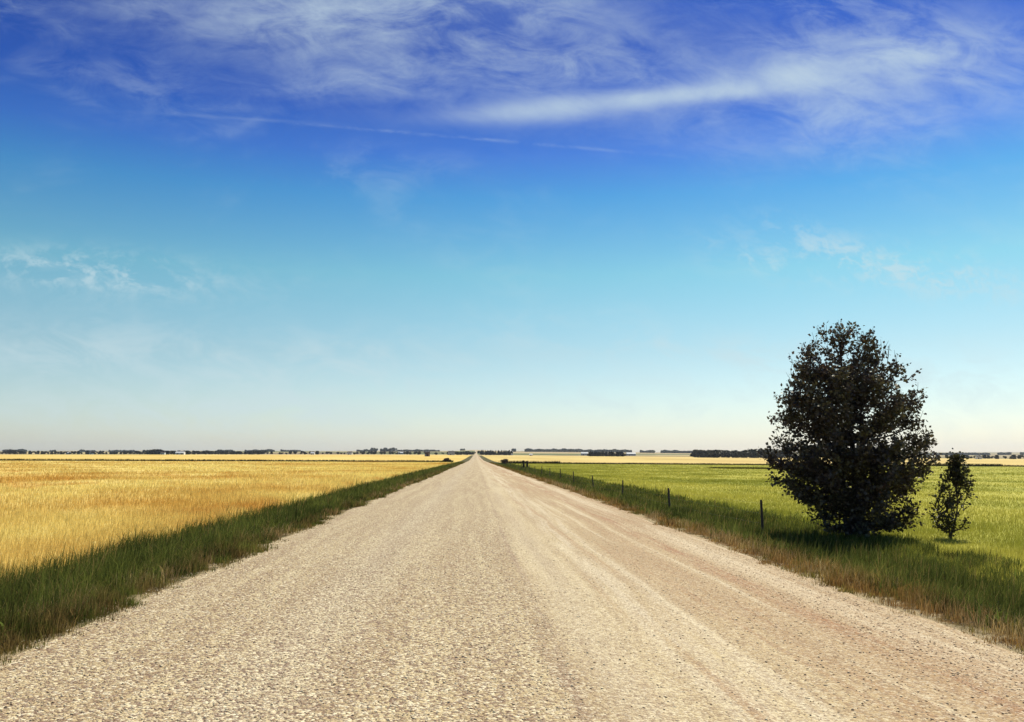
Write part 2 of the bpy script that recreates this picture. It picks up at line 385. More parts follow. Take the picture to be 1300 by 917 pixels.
# dark rank grass along the cross line at the far end of both near fields
M['rank'] = blade_mat('rank_grass', lambda nt: grass_col(nt, (.028, .03, .012), (.06, .055, .02), (.12, .075, .03)), .2, .4)
n = 26000; x = -rng.uniform(9, 420, n); yy = rng.normal(350, 1.0, n)
blades('field_margin', x, yy, rng.uniform(.5, 1.25, n), rng.uniform(.15, .4, n), M['rank'], .2, label='thin dark grass margin at the far end of the yellow field', cat='grass', seg2=False)
n = 26000; x = rng.uniform(10, 440, n); yy = rng.normal(350, 1.2, n)
blades('field_margin', x, yy, rng.uniform(.3, .75, n) * (1 + .8 * (fnoise(x, yy * 0, .07, 3) > .3)), rng.uniform(.15, .4, n), M['rank'], .2, label='thin dark grass margin at the far end of the green pasture', cat='grass', seg2=False)
n = 9000; x = rng.uniform(55, 95, n); yy = 200 + (x - 75) * -.2 + rng.normal(0, 2.5, n)
blades('rush_patch', x, yy, rng.uniform(.15, .42, n), rng.uniform(.08, .2, n), M['rank'], .2, label='long dark rushy patch in the middle of the green pasture', cat='grass', seg2=False)

# ------------------------------------------------------------------ loose stones on the road
def stones(n):
    y = 2.5 + (rng.uniform(0, 1, n) ** 2.1) * 42; x = rng.uniform(RL - .3, RR + .35, n)
    d = np.where(x < .75, .95, np.where(x < 2.3, .25, .45)) * (.75 + .25 * fnoise(x, y, .9, 4))
    d = np.where(np.abs(x - 4.2) < .5, .9, d)
    k = rng.uniform(0, 1, n) < d; x, y = x[k], y[k]; n = len(x)
    s = np.clip(rng.lognormal(math.log(.0062), .42, n), .0035, .015)
    base = np.array([(1, 0, 0), (-1, 0, 0), (0, 1, 0), (0, -1, 0), (.1, .1, .5), (0, 0, -.5)], float)
    V = base[None] * rng.uniform(.65, 1.25, (n, 6, 1)) + rng.normal(0, .16, (n, 6, 3))
    a = rng.uniform(0, 2 * math.pi, n); ca, sa = np.cos(a)[:, None], np.sin(a)[:, None]
    X = V[..., 0] * ca - V[..., 1] * sa; Y = V[..., 0] * sa + V[..., 1] * ca
    V = np.stack([X, Y, V[..., 2]], -1) * s[:, None, None]
    V[..., 0] += x[:, None]; V[..., 1] += y[:, None]; V[..., 2] += (Z(x, y) + .012 + s * .25)[:, None]
    f = np.array([(0, 2, 4), (2, 1, 4), (1, 3, 4), (3, 0, 4), (2, 0, 5), (1, 2, 5), (3, 1, 5), (0, 3, 5)])
    F_ = (f[None] + (np.arange(n) * 6)[:, None, None]).reshape(-1, 3)
    m, nt, b = mat('loose_stone'); at_ = nt.nodes.new('ShaderNodeAttribute'); at_.attribute_name = 'rnd'
    r_ = N(nt, at_.outputs['Fac'])
    xx = sep(nt, objpos(nt))[0]
    c = mixc(nt, rng_map(nt, r_, .1, .9, smoothstep=False), (.40, .29, .18), (.66, .58, .40))
    c = mixc(nt, rng_map(nt, xx, 1.5, 4.) * .5, c, (.36, .22, .12))
    nt.links.new(c, b.inputs['Base Color'])
    o = np_mesh('loose_gravel', V.reshape(-1, 3), F_, m, attr={'rnd': np.repeat(rng.uniform(0, 1, n), 6)})
    tag(o, 'loose grey and tan stones scattered over the gravel road', 'gravel', kind='stuff')
stones(170000)

# ------------------------------------------------------------------ trees
M['bark'] = flat('bark', (.060, .045, .036), .4, 9.)
def leaf_mat(name, c1, c2, trans=.12, c3=None):
    def f(nt):
        n = noise(nt, objpos(nt), 1.6, 4, .6); c = mixc(nt, rng_map(nt, n, .38, .62), c1, c2)
        if c3: c = mixc(nt, rng_map(nt, noise(nt, objpos(nt), 3.1, 3, .6), .60, .72) * .7, c, c3)
        return c
    m = blade_mat(name, f, trans, .45); nt = m.node_tree       # waxy leaves catch a little sky
    out = [n for n in nt.nodes if n.type == 'OUTPUT_MATERIAL'][0]; src = out.inputs[0].links[0].from_socket
    g = nt.nodes.new('ShaderNodeBsdfGlossy'); g.inputs['Roughness'].default_value = .42; mx = nt.nodes.new('ShaderNodeMixShader'); mx.inputs[0].default_value = .035
    nt.links.new(src, mx.inputs[1]); nt.links.new(g.outputs[0], mx.inputs[2]); nt.links.new(mx.outputs[0], out.inputs[0]); return m
M['leaf'] = leaf_mat('poplar_leaf', (.066, .050, .042), (.100, .088, .042), .20, (.16, .075, .042))
M['leaf2'] = leaf_mat('sapling_leaf', (.034, .036, .016), (.060, .058, .020), .22)
def leaves_mesh(name, P, D, size, m, parent):
    """P points, D rough outward directions, size per leaf; each leaf a folded diamond with a tip"""
    n = len(P); P = np.asarray(P); D = np.asarray(D)
    d = D + rng.normal(0, .75, (n, 3)); d[:, 2] -= .35; d /= np.linalg.norm(d, axis=1)[:, None] + 1e-9
    r_ = rng.normal(0, 1, (n, 3)); s = np.cross(d, r_); s /= np.linalg.norm(s, axis=1)[:, None] + 1e-9
    up = np.cross(s, d); L = size[:, None]
    V = np.stack([P, P + d * L * .45 + s * L * .42 + up * L * .08, P + d * L * 1.05, P + d * L * .45 - s * L * .42 + up * L * .08], 1).reshape(-1, 3)
    b = np.arange(n) * 4
    return np_mesh(name, V, [np.stack([b, b + 1, b + 2], 1), np.stack([b, b + 2, b + 3], 1)], m, parent=parent, attr={'rnd': np.repeat(rng.uniform(0, 1, n), 4)})
def big_tree(name, loc, prof, cxf, nlimb, leafsize, lm, per_twig, twig_len, trunk_r, stems, skip=.0, holes=-.3, seed=3, topspikes=0, extra=(), tdens=9., umin=.18, nf=1.3):
    rd = random.Random(seed); root = empty(name, loc)
    hs = [p[0] for p in prof]; rs = [p[1] for p in prof]; H = hs[-1]
    Rf = lambda h: float(np.interp(h, hs, rs)); cx = lambda h: float(np.interp(h, [c[0] for c in cxf], [c[1] for c in cxf]))
    tr = MB(); br = MB(); P = []; D = []; SZ = []
    def twig(p, dr, L, dens=1.):
        pts = [p]; q = p.copy(); dd = dr.normalized()
        k = 5
        for i in range(k):
            dd = (dd + Vector((rd.gauss(0, .16), rd.gauss(0, .16), .10 + rd.gauss(0, .10)))).normalized(); q = q + dd * L / k; pts.append(q.copy())
        br.tube(pts, [.009 * (1 - i / (k + 1.)) + .002 for i in range(k + 1)], 3, False)
        for j in range(int(per_twig * dens)):
            t = rd.random() ** .8 * k; i = min(int(t), k - 1); a = pts[i].lerp(pts[i + 1], t - i)
            o_ = Vector((rd.gauss(0, 1), rd.gauss(0, 1), rd.gauss(0, .8)))
            P.append(a + o_ * .05); D.append((dd * .5 + o_ * .6)); SZ.append(leafsize * rd.uniform(.6, 1.3))
    trunks = []
    for (sx, sy, tx, ty, th, r0) in stems:
        pts = []
        for i in range(11):
            t = i / 10.; h = th * t
            pts.append(Vector((sx + (tx - sx) * t + .10 * math.sin(t * 5 + sx * 9) * (t > 0), sy + (ty - sy) * t + .08 * math.sin(t * 4 + 2), h - (.15 if i == 0 else 0))))
        tr.tube(pts, [max(.008, r0 * (1 - .9 * i / 10.) * (1.35 if i == 0 else 1)) for i in range(11)], 9)
        trunks.append(pts)
    for i in range(nlimb):
        T = rd.choice(trunks) if rd.random() < .45 else trunks[0]
        th = T[-1].z
        t = rd.uniform(.05, .93) if i > 8 else rd.uniform(.6, .98)
        idx = t * 10; k = min(int(idx), 9); s = T[k].lerp(T[k + 1], idx - k)
        az = i * 2.399 + rd.uniform(-.5, .5)
        # end point on the envelope, higher than the start
        h1 = s.z + rd.uniform(.12, .95) * (1.2 + .3 * rd.random())
        if rd.random() < .18: h1 = s.z - rd.uniform(.0, .25)
        h1 = max(.18, min(h1, H * .99)); rr = Rf(h1) * rd.uniform(.72, 1.04)
        e = Vector((cx(h1) + math.cos(az) * rr, math.sin(az) * rr * .95, h1))
        if mnoise.noise(Vector((e.x * .8 + seed, e.y * .8, e.z * .8))) < holes: continue
        mid = s.lerp(e, .5) + Vector((0, 0, -.10 * (e - s).length)) + Vector((rd.gauss(0, .06), rd.gauss(0, .06), 0))
        L = (e - s).length; nseg = 8; pts = []
        for j in range(nseg + 1):
            u = j / nseg; pts.append(s * (1 - u) ** 2 + mid * 2 * u * (1 - u) + e * u * u)
        r0 = .008 + .014 * L * trunk_r / .1
        br.tube(pts, [r0 * (1 - .85 * j / nseg) + .002 for j in range(nseg + 1)], 5, False)
        nt_ = int(4 + L * tdens)
        for j in range(nt_):
            u = rd.uniform(umin, 1.0); q = s * (1 - u) ** 2 + mid * 2 * u * (1 - u) + e * u * u
            out = (e - s).normalized(); dr = out * .7 + Vector((rd.gauss(0, .6), rd.gauss(0, .6), rd.gauss(.25, .5)))
            if mnoise.noise(Vector((q.x * nf + seed * 3, q.y * nf, q.z * nf))) < holes + skip and u < .9: continue
            twig(q, dr, twig_len * rd.uniform(.5, 1.15) * (1 if u < .85 else .7))
    for i in range(topspikes):                   # slim upright shoots that fray the outline
        h = rd.uniform(H * .45, H * .97); az = rd.uniform(0, 2 * math.pi); rr = Rf(h) * rd.uniform(.75, .98)
        q = Vector((cx(h) + math.cos(az) * rr, math.sin(az) * rr, h - .15))
        twig(q, Vector((math.cos(az) * .35, math.sin(az) * .35, 1)), twig_len * rd.uniform(.8, 1.25), .55)
    for (p0, p1, nn) in extra:                   # single long boughs that leave the crown
        a, b_ = Vector(p0), Vector(p1); pts = [a.lerp(b_, u / 6.) + Vector((0, 0, -.16 * math.sin(math.pi * u / 6.))) for u in range(7)]
        br.tube(pts, [.022 * (1 - u / 7.) + .003 for u in range(7)], 5, False)
        for j in range(nn):
            u = rd.uniform(.3, 1) * 6; k = min(int(u), 5); q = pts[k].lerp(pts[k + 1], u - k)
            twig(q, (b_ - a).normalized() + Vector((rd.gauss(0, .5), rd.gauss(0, .5), .5 + rd.gauss(0, .4))), twig_len * rd.uniform(.4, .9))
    tr.build('trunk', M['bark'], root, True)
    br.build('branches', M['bark'], root, True)
    leaves_mesh('crown', np.array([tuple(p) for p in P]), np.array([tuple(p) for p in D]), np.array(SZ), lm, root)
    print(name, 'leaves', len(P))
    return root
TY = 24.0; TX = at(1080, TY)
prof = [(0, .9), (.35, 1.35), (.8, 1.6), (1.2, 1.75), (1.7, 2.2), (2.2, 2.38), (2.7, 2.25), (3.2, 2.12), (3.8, 2.1), (4.3, 1.95), (4.8, 1.62), (5.3, 1.42), (5.7, 1.15), (6.0, .75), (6.25, .25)]
t = big_tree('poplar_tree', (TX, TY, zf(TX, TY)), prof, [(0, .12), (.8, .1), (2.2, -.05), (4.3, .0), (6.2, -.02)], 230, .100, M['leaf'], 9, .50, .1,
    [(0, 0, -.05, .05, 5.9, .13), (.12, .1, .75, .3, 5.2, .08), (-.12, .05, -.75, -.2, 5.0, .08), (.05, -.1, .35, -.6, 4.6, .06)], skip=.30, holes=-.46, seed=5, topspikes=90, tdens=8.5, umin=.3, nf=1.9,
    extra=[((-.2, -.1, .7), (-1.5, -.3, .75), 16), ((-.2, -.1, .5), (-1.1, -.7, .35), 18), ((0, -.2, .4), (-.25, -1.2, .25), 18), ((.2, -.1, .5), (1.3, -.5, .4), 16), ((.1, -.2, .6), (.5, -1.3, .5), 16), ((-.3, 0, 1.3), (-2.4, -.2, 1.7), 16), ((-.4, -.1, 1.9), (-2.3, -.3, 2.75), 14), ((-.6, 0, 2.6), (-2.0, -.3, 3.5), 14), ((-.5, -.2, 3.3), (-1.75, -.3, 4.3), 10), ((-.5, -.2, 1.6), (-2.0, -.4, 2.1), 14), ((.6, -.2, 1.5), (1.9, -.3, 1.9), 12), ((.6, 0, 2.9), (2.0, -.3, 3.7), 10), ((.2, -.2, .9), (.9, -.7, .35), 16), ((-.1, -.2, .8), (-.7, -.8, .3), 16), ((.1, .1, .8), (.2, -1.0, .3), 16), ((.9, 0, 2.1), (2.35, -.1, 2.75), 12), ((-.9, 0, 1.7), (-2.6, .1, 2.35), 16), ((-.8, -.3, 1.0), (-2.0, -.5, 1.5), 8), ((1.0, .2, 1.2), (1.75, .1, 1.75), 8)])
t.scale = (.93, .95, .94); tag(t, 'large dark leafy tree standing alone beyond the fence on the right', 'tree')
SY = 23.3; SX = at(1199, SY)
prof2 = [(0, .12), (.2, .35), (.6, .55), (.95, .46), (1.2, .32), (1.6, .32), (1.9, .30), (2.1, .22), (2.3, .06)]
t = big_tree('sapling', (SX, SY, zf(SX, SY)), prof2, [(0, -.02), (.5, -.06), (.95, .06), (1.3, .26), (2.3, .34)], 44, .072, M['leaf2'], 6, .24, .05,
    [(0, 0, .34, .05, 2.25, .028), (0, .02, -.35, 0, 1.1, .02)], skip=1.75, holes=-2, seed=9, nf=2.6, topspikes=7, extra=[((0, 0, .22), (-.50, -.1, .70), 13), ((.05, 0, .3), (.36, -.2, .62), 9), ((0, 0, .3), (-.32, .1, 1.02), 10), ((0, 0, .15), (-.1, -.3, .5), 8)])
t.scale = (1.05, 1, .93); tag(t, 'small slim sapling growing to the right of the large dark tree', 'sapling')
# ground-hugging shoots at the tree's foot
M['sucker'] = M['leaf']

# ------------------------------------------------------------------ fence
M['post'] = flat('weathered_post', (.085, .06, .045), .4, 14.); M['wire'] = flat('fence_wire', (.20, .17, .15), .2, 4., .5)
FX = 8.2; ys = [25 + 12 * i for i in range(26)]
fr = empty('wire_fence', (FX, 25, zf(FX, 25)))
tag(fr, 'low wire fence on slim wooden posts between the right verge and the pasture', 'fence')
fr_loc = Vector(fr.location)
tops = []
for i in range(0, 25):
    Y = 25 + 12 * i; zz = zf(FX, Y); b = MB(); lean = Vector((random.gauss(0, .045), random.gauss(0, .03), 0)); hgt = 1.0 + random.uniform(-.09, .07) + min(.25, Y * .002)
    r0 = random.uniform(.036, .05); pts = []
    for k, tt in enumerate((-.1, .25, .6, .93, 1.0)):
        pts.append(Vector((FX, Y, zz + hgt * tt)) + lean * max(tt, 0) - fr_loc)
    b.tube(pts, [r0, r0 * 1.04, r0 * .97, r0 * .96, r0 * .8], 8)
    b.build('post', M['post'], fr, False); tops.append((pts[-1], hgt))
for q in (.10, .38, .66):
    b = MB()
    for (p, h), (p2, h2) in zip(tops[:-1], tops[1:]):
        a = p - Vector((.055, 0, q)); c = p2 - Vector((.055, 0, q)); mid = a.lerp(c, .5) - Vector((0, 0, .03))
        b.tube([a, mid, c], .0013, 3, False)
    b.build('wire', M['wire'], fr, False)
# two thick posts
def thick_post(px, Y, label, h, r0, lean):
    X = at(px, Y); root = MB(); zz = 0
    root.tube([(0, 0, -.2), (0, 0, h * .5), (lean, 0, h - .08), (lean, 0, h)], [r0, r0 * 1.02, r0 * .96, r0 * .75], 10)
    e = empty('gate_post', (X, Y, zf(X, Y))); root.build('post_shaft', M['dpost'], e)
    c = MB(); c.tube([(lean, 0, h), (lean, 0, h + .05)], [r0 * 1.15, r0 * .9], 10); c.build('post_cap', M['dpost'], e)
    tag(e, label, 'post')
M['dpost'] = flat('creosoted_post', (.022, .018, .017), .4, 9.)
thick_post(664.6, 186, 'thick blackened gate post in the fence line, the taller left one of the pair', 1.65, .22, -.03)
thick_post(669.2, 184, 'thick blackened gate post in the fence line, the shorter right one of the pair', 1.5, .22, .04)

# ------------------------------------------------------------------ far vegetation prototypes
def blob_crown(name, n, rx, rz, zc, size, m, parent, lump=5, sd=1):
    rd = np.random.default_rng(sd); lc = rd.normal(0, .45, (lump, 3)); lc[:, 2] = rd.uniform(-.6, .75, lump)
    which = rd.integers(0, lump, n); d = rd.normal(0, 1, (n, 3)); d /= np.linalg.norm(d, axis=1)[:, None]
    p = lc[which] + d * rd.uniform(.25, .62, n)[:, None]; p[:, 2] = np.clip(p[:, 2], -1, 1.1)
    p = p * np.array([rx, rx, rz]) + np.array([0, 0, zc])
    a = rd.normal(0, 1, (n, 3)); a /= np.linalg.norm(a, axis=1)[:, None]; b = np.cross(a, rd.normal(0, 1, (n, 3))); b /= np.linalg.norm(b, axis=1)[:, None]
    s = size * rd.uniform(.6, 1.3, n)[:, None]
    V = np.stack([p - a * s * .5, p + b * s * .5, p + a * s * .6, p - b * s * .5], 1).reshape(-1, 3); q = np.arange(n) * 4
    return np_mesh(name, V, np.stack([q, q + 1, q + 2, q + 3], 1), m, parent=parent, attr={'rnd': np.repeat(rd.uniform(0, 1, n), 4)})
M['far_leaf'] = leaf_mat('windbreak_leaf', (.020, .022, .014), (.038, .042, .020), .08)
M['spruce'] = leaf_mat('spruce_needles', (.012, .015, .011), (.020, .023, .015), .05)
M['red_leaf'] = leaf_mat('bush_leaf', (.060, .030, .018), (.085, .045, .022), .12)
def proto_tree(kind, sd):
    root = empty({'r': 'broadleaf_tree', 's': 'spruce_tree'}[kind], (0, 0, 0)); b = MB()
    b.tube([(0, 0, -.5), (.1, 0, 2.2), (0, .1, 5.5)], [.28, .2, .08], 6); b.build('trunk', M['bark'], root)
    if kind == 'r': blob_crown('crown', 620, 3.8, 4.7, 3.8, 1.3, M['far_leaf'], root, 7, sd)
    else:
        rd = np.random.default_rng(sd); n = 520; h = rd.uniform(0, 1, n) ** 1.3; a = rd.uniform(0, 2 * math.pi, n); rr = 2.3 * (1 - h) * rd.uniform(.5, 1.05, n)
        p = np.stack([np.cos(a) * rr, np.sin(a) * rr, .8 + h * 9.2], 1); o_ = np.stack([np.cos(a), np.sin(a), -.35 + 0 * a], 1)
        t_ = np.stack([-np.sin(a), np.cos(a), 0 * a], 1); s = 1.1 * rd.uniform(.6, 1.2, n)[:, None]
        V = np.stack([p - t_ * s * .5 - o_ * s * .3, p + t_ * s * .5 - o_ * s * .3, p + o_ * s * .7], 1).reshape(-1, 3); q = np.arange(n) * 3
        np_mesh('crown', V, np.stack([q, q + 1, q + 2], 1), M['spruce'], parent=root, attr={'rnd': np.repeat(rd.uniform(0, 1, n), 3)})
    return root
protos = {'r': [proto_tree('r', s) for s in (1, 2, 3)], 's': [proto_tree('s', s) for s in (4, 5)]}
used = set()
def place(kind, X, Y, h, label, group, wide=1., cat='tree'):
    p = random.choice(protos[kind]); o = p if id(p) not in used else copy_tree(p); used.add(id(p))
    o.location = (X, Y, zf(X, Y) - .1); s = h / 9.6; o.scale = (s * wide, s * wide, s); o.rotation_euler = (0, 0, random.uniform(0, 6.28))
    tag(o, label, cat, group); return o
def row(kind, px0, px1, n, Y0, Y1, h0, h1, label, group, wide=1., even=True):
    for i in range(n):
        u = (i + random.uniform(-.45, .45)) / max(1, n - 1) if even else random.random(); u = min(1, max(0, u))
        Y = random.uniform(Y0, Y1); place(kind, at(px0 + (px1 - px0) * u, Y), Y, random.uniform(h0, h1), label, group, wide * random.uniform(.85, 1.2))
Lg = 'small dark tree of the broken windbreak along the horizon left of the road'
row('r', -60, 330, 105, 1800, 2300, 5, 9.5, Lg, 'trees along the left horizon', 1.3)
row('r', 190, 332, 34, 1850, 2000, 6.5, 9.5, Lg, 'trees along the left horizon', 1.6)
row('r', 330, 585, 46, 1850, 2400, 4.5, 8.5, Lg, 'trees along the left horizon', 1.3)
row('r', 185, 205, 5, 1850, 1900, 10, 11.5, 'round dark tree in the tall clump on the left horizon beside a white shed', 'tall clump on the left horizon', 1.3)
row('r', 470, 500, 8, 4300, 4600, 15, 22, 'hazy tree in the clump on the ridge left of where the road vanishes', 'clump on the left ridge', 1.3)
row('r', 576, 601, 11, 1850, 2050, 6, 9, 'dark tree in the belt ending at the left side of the distant road', 'belt left of the distant road', 1.2)
row('s', 611, 647, 15, 1850, 1950, 9.5, 11, 'dark spruce in the dense belt starting at the right side of the distant road', 'spruce belt right of the distant road', 1.5)
row('r', 611, 647, 9, 1900, 1960, 8.5, 10, 'dark broadleaf among the spruces right of the distant road', 'broadleaves in the belt right of the distant road', 1.4)
row('s', 749, 791, 15, 1500, 1540, 8.0, 9.5, 'dark spruce in the short isolated block on the right horizon', 'isolated block of trees', 1.7)
row('r', 749, 791, 8, 1530, 1580, 8., 9., 'dark broadleaf in the short isolated block on the right horizon', 'broadleaves in the isolated block', 1.5)
row('r', 882, 985, 40, 1300, 1420, 9, 13.5, 'dark tree in the long wood left of the large tree', 'long wood on the right horizon', 1.35)
row('r', 955, 1000, 9, 1290, 1400, 12, 15, 'dark tree in the long wood left of the large tree', 'long wood on the right horizon', 1.35)
row('r', 1150, 1380, 34, 1500, 1800, 5, 9, 'small dark tree on the horizon right of the large tree', 'trees on the far right horizon', 1.4)
# bushes
def bush(px, Y, w, h, label):
    X = at(px, Y); e = empty('round_bush', (X, Y, zf(X, Y)))
    b = MB()
    for k in range(5):
        a = k * 1.26; b.tube([(0, 0, -.1), (math.cos(a) * w * .15, math.sin(a) * w * .15, h * .35), (math.cos(a) * w * .3, math.sin(a) * w * .3, h * .7)], [.05, .035, .01], 5)
    b.build('stems', M['bark'], e); blob_crown('foliage', 1500, w * .5, h * .48, h * .52, .26, M['red_leaf'], e, 9, int(px)); tag(e, label, 'bush')
bush(567.5, 352, 2.6, 1.9, 'round reddish brown bush on the dark field margin left of the road')
bush(641, 300, 2.6, 1.75, 'round reddish brown bush right of the road near the gate posts')
# far woods on the ridge that read as one blue mass
def far_wood(name, px0, px1, Y0, n, h0, h1, label, gap=None):
    rd = np.random.default_rng(int(px0 + 999)); u = rd.uniform(0, 1, n); Yv = Y0 + rd.uniform(-60, 60, n)
    px = px0 + (px1 - px0) * u
    if gap is not None:
        k = fnoise(px, px * 0, gap[0], gap[1]) > gap[2]; px, Yv = px[k], Yv[k]; n = len(px)
    X = Yv * np.tan(np.arctan((px - 650) / F * math.cos(PITCH)) + YAW); H = (h0 + (h1 - h0) * (.5 + .5 * fnoise(px, px * 0, .25, 2)))
    z = Z(X, Yv) + rd.uniform(0, 1, n) * H
    s = rd.uniform(3, 6, n)
    a = rd.uniform(0, 3.14, n); c, s_ = np.cos(a) * s, np.sin(a) * s
    V = np.stack([np.stack([X - c, Yv - s_, z - s * .6], 1), np.stack([X + c, Yv + s_, z - s * .6], 1), np.stack([X + c * .5, Yv + s_ * .5, z + s * .6], 1), np.stack([X - c * .6, Yv - s_ * .6, z + s * .5], 1)], 1).reshape(-1, 3)
    q = np.arange(n) * 4
    o = np_mesh(name, V, np.stack([q, q + 1, q + 2, q + 3], 1), M['far_leaf'], attr={'rnd': np.repeat(rd.uniform(0, 1, n), 4)})
    tag(o, label, 'wood', kind='stuff')
far_wood('distant_wood', 650, 1000, 4700, 9000, 9, 17, 'blue hazy wood along the ridge right of the distant road', (.11, 1., -.55))
far_wood('distant_wood', 1100, 1420, 4700, 6000, 8, 14, 'blue hazy wood along the ridge right of the large tree', (.11, 2., -.5))
far_wood('distant_wood', -80, 590, 4700, 7000, 5, 12, 'thin hazy wood along the ridge left of the distant road', (.09, 3., .0))

# ------------------------------------------------------------------ farm buildings on the horizon
M['white'] = flat('white_paint', (.78, .77, .73), .05, 1.); M['grey'] = flat('grey_siding', (.42, .42, .43), .1, 1.)
M['roofd'] = flat('dark_shingle', (.06, .05, .05), .2, 2.); M['roofw'] = flat('pale_metal_roof', (.62, .63, .64), .05, 1., .45)
M['brown'] = flat('old_brown_boards', (.075, .045, .035), .25, 2.); M['glass'] = flat('window_glass', (.03, .035, .045), .1, 2., .15)
M['redb'] = flat('red_barn_boards', (.20, .05, .04), .2, 2.)
def gable(name, px, Y, w, d, h, rh, wall, roof, label, cat, rz=0., doors=1, wins=2, chim=False):
    X = at(px, Y); e = empty(name, (X, Y, zf(X, Y)), rz); b = MB()
    x, y = w / 2, d / 2
    b.add([(-x, -y, -.5), (x, -y, -.5), (x, y, -.5), (-x, y, -.5), (-x, -y, h), (x, -y, h), (x, y, h), (-x, y, h), (-x, 0, h + rh), (x, 0, h + rh)],
          [(0, 1, 5, 4), (2, 3, 7, 6), (1, 2, 6, 9, 5), (3, 0, 4, 8, 7), (4, 5, 9, 8), (6, 7, 8, 9)])
    b.build('walls', wall, e)
    r_ = MB(); o = .4
    for s in (-1, 1):
        k = rh / y
        p = [(-x - o, s * (y + o), h - k * o + .05), (x + o, s * (y + o), h - k * o + .05), (x + o, 0, h + rh + .05), (-x - o, 0, h + rh + .05)]
        q = [(a, c, z + .2) for a, c, z in p]; r_.add(p + q, [(0, 1, 2, 3), (7, 6, 5, 4), (0, 4, 5, 1), (1, 5, 6, 2), (2, 6, 7, 3), (3, 7, 4, 0)])
    rf = r_.build('roof', roof, e)
    if chim: c = MB(); c.box(x * .3, x * .3 + .7, -.35, .35, h + rh * .4, h + rh + 1.1); c.build('chimney', M['redb'], rf)
    for i in range(doors):
        c = MB(); dw = min(3.2, w * .22); cx_ = (-w * .22 if doors == 1 else (-w * .25 + i * w * .5)); c.box(cx_ - dw / 2, cx_ + dw / 2, -y - .06, -y - .005, 0, min(2.6, h * .8)); c.build('door', M['brown'] if wall is not M['brown'] else M['grey'], e)
    for i in range(wins):
        c = MB(); cx_ = w * (.08 + .30 * i); c.box(cx_ - .5, cx_ + .5, -y - .05, -y - .005, h * .4, h * .8); c.build('window', M['glass'], e)
    tag(e, label, cat); return e
gable('farm_shed', 87, 2000, 9, 7, 3.2, 2, M['white'], M['roofw'], 'small white shed at the far left of the horizon', 'shed')
gable('farmhouse', 117, 1980, 9, 8, 3.5, 2.6, M['white'], M['roofd'], 'white farmhouse with dark roof second from the left on the horizon', 'house', chim=True)
gable('farmhouse', 207, 1800, 8, 7, 3.2, 2.2, M['white'], M['roofd'], 'white farmhouse just right of the tall tree clump on the left horizon', 'house', chim=True)
gable('farm_shed', 229, 1790, 17, 9, 3.6, 2.2, M['white'], M['roofw'], 'long white shed among the trees on the left horizon', 'shed', doors=2)
gable('farm_shed', 397, 1850, 8, 6, 3, 2, M['white'], M['roofw'], 'small white shed midway along the left horizon', 'shed')
gable('farm_shed', 444, 1900, 10, 8, 4, 2.4, M['white'], M['roofd'], 'white shed with dark roof left of the clump on the ridge', 'shed')
gable('farm_shed', 509, 2400, 14, 9, 4, 2.2, M['grey'], M['roofw'], 'grey shed between the ridge clump and the brown granary', 'shed')
gable('farmhouse', 573, 1800, 12, 9, 4.5, 3.6, M['grey'], M['roofd'], 'grey house with steep dark roof left of the distant road', 'house', chim=True, rz=.3)
gable('granary', 542.5, 1150, 5.2, 5, 5.2, 1.3, M['brown'], M['roofd'], 'tall dark brown granary standing alone in the stubble left of the road', 'granary', rz=-.35, wins=1)
gable('barn', 648, 2000, 11, 12, 6.2, 3., M['white'], M['roofw'], 'white barn at the right end of the spruce belt', 'barn')
gable('farm_shed', 674, 1700, 6, 5, 2.2, 1.2, M['white'], M['roofw'], 'tiny white shed in the tan stubble right of the gate posts', 'shed')
gable('barn', 742, 2300, 18, 11, 5, 3, M['grey'], M['roofw'], 'pale grey barn just left of the isolated block of trees', 'barn')
gable('barn', 801, 2300, 24, 12, 5, 3, M['grey'], M['roofw'], 'long grey barn just right of the isolated block of trees', 'barn')
gable('farmhouse', 1242, 1480, 9, 7, 3.4, 2.4, M['white'], M['roofd'], 'white farmhouse on the horizon right of the sapling', 'house', chim=True)
gable('farm_shed', 1212, 1500, 5, 5, 3, 1.6, M['white'], M['roofw'], 'small white shed on the horizon just behind the sapling top', 'shed')

# ------------------------------------------------------------------ haze
b = MB(); b.box(-9500, 9500, -1100, 11500, -70, 130)
hm = bpy.data.materials.new('haze'); hm.use_nodes = True; nt = hm.node_tree
for n_ in list(nt.nodes):
    if n_.type != 'OUTPUT_MATERIAL': nt.nodes.remove(n_)
pv = nt.nodes.new('ShaderNodeVolumePrincipled'); pv.inputs['Color'].default_value = (.80, .88, 1, 1); pv.inputs['Density'].default_value = 3.2e-5
pv.inputs['Anisotropy'].default_value = .2
nt.links.new(pv.outputs[0], [n_ for n_ in nt.nodes if n_.type == 'OUTPUT_MATERIAL'][0].inputs['Volume'])
hz = b.build('haze', hm); tag(hz, kind='stuff', label='thin pale blue summer haze over the farmland', cat='haze')

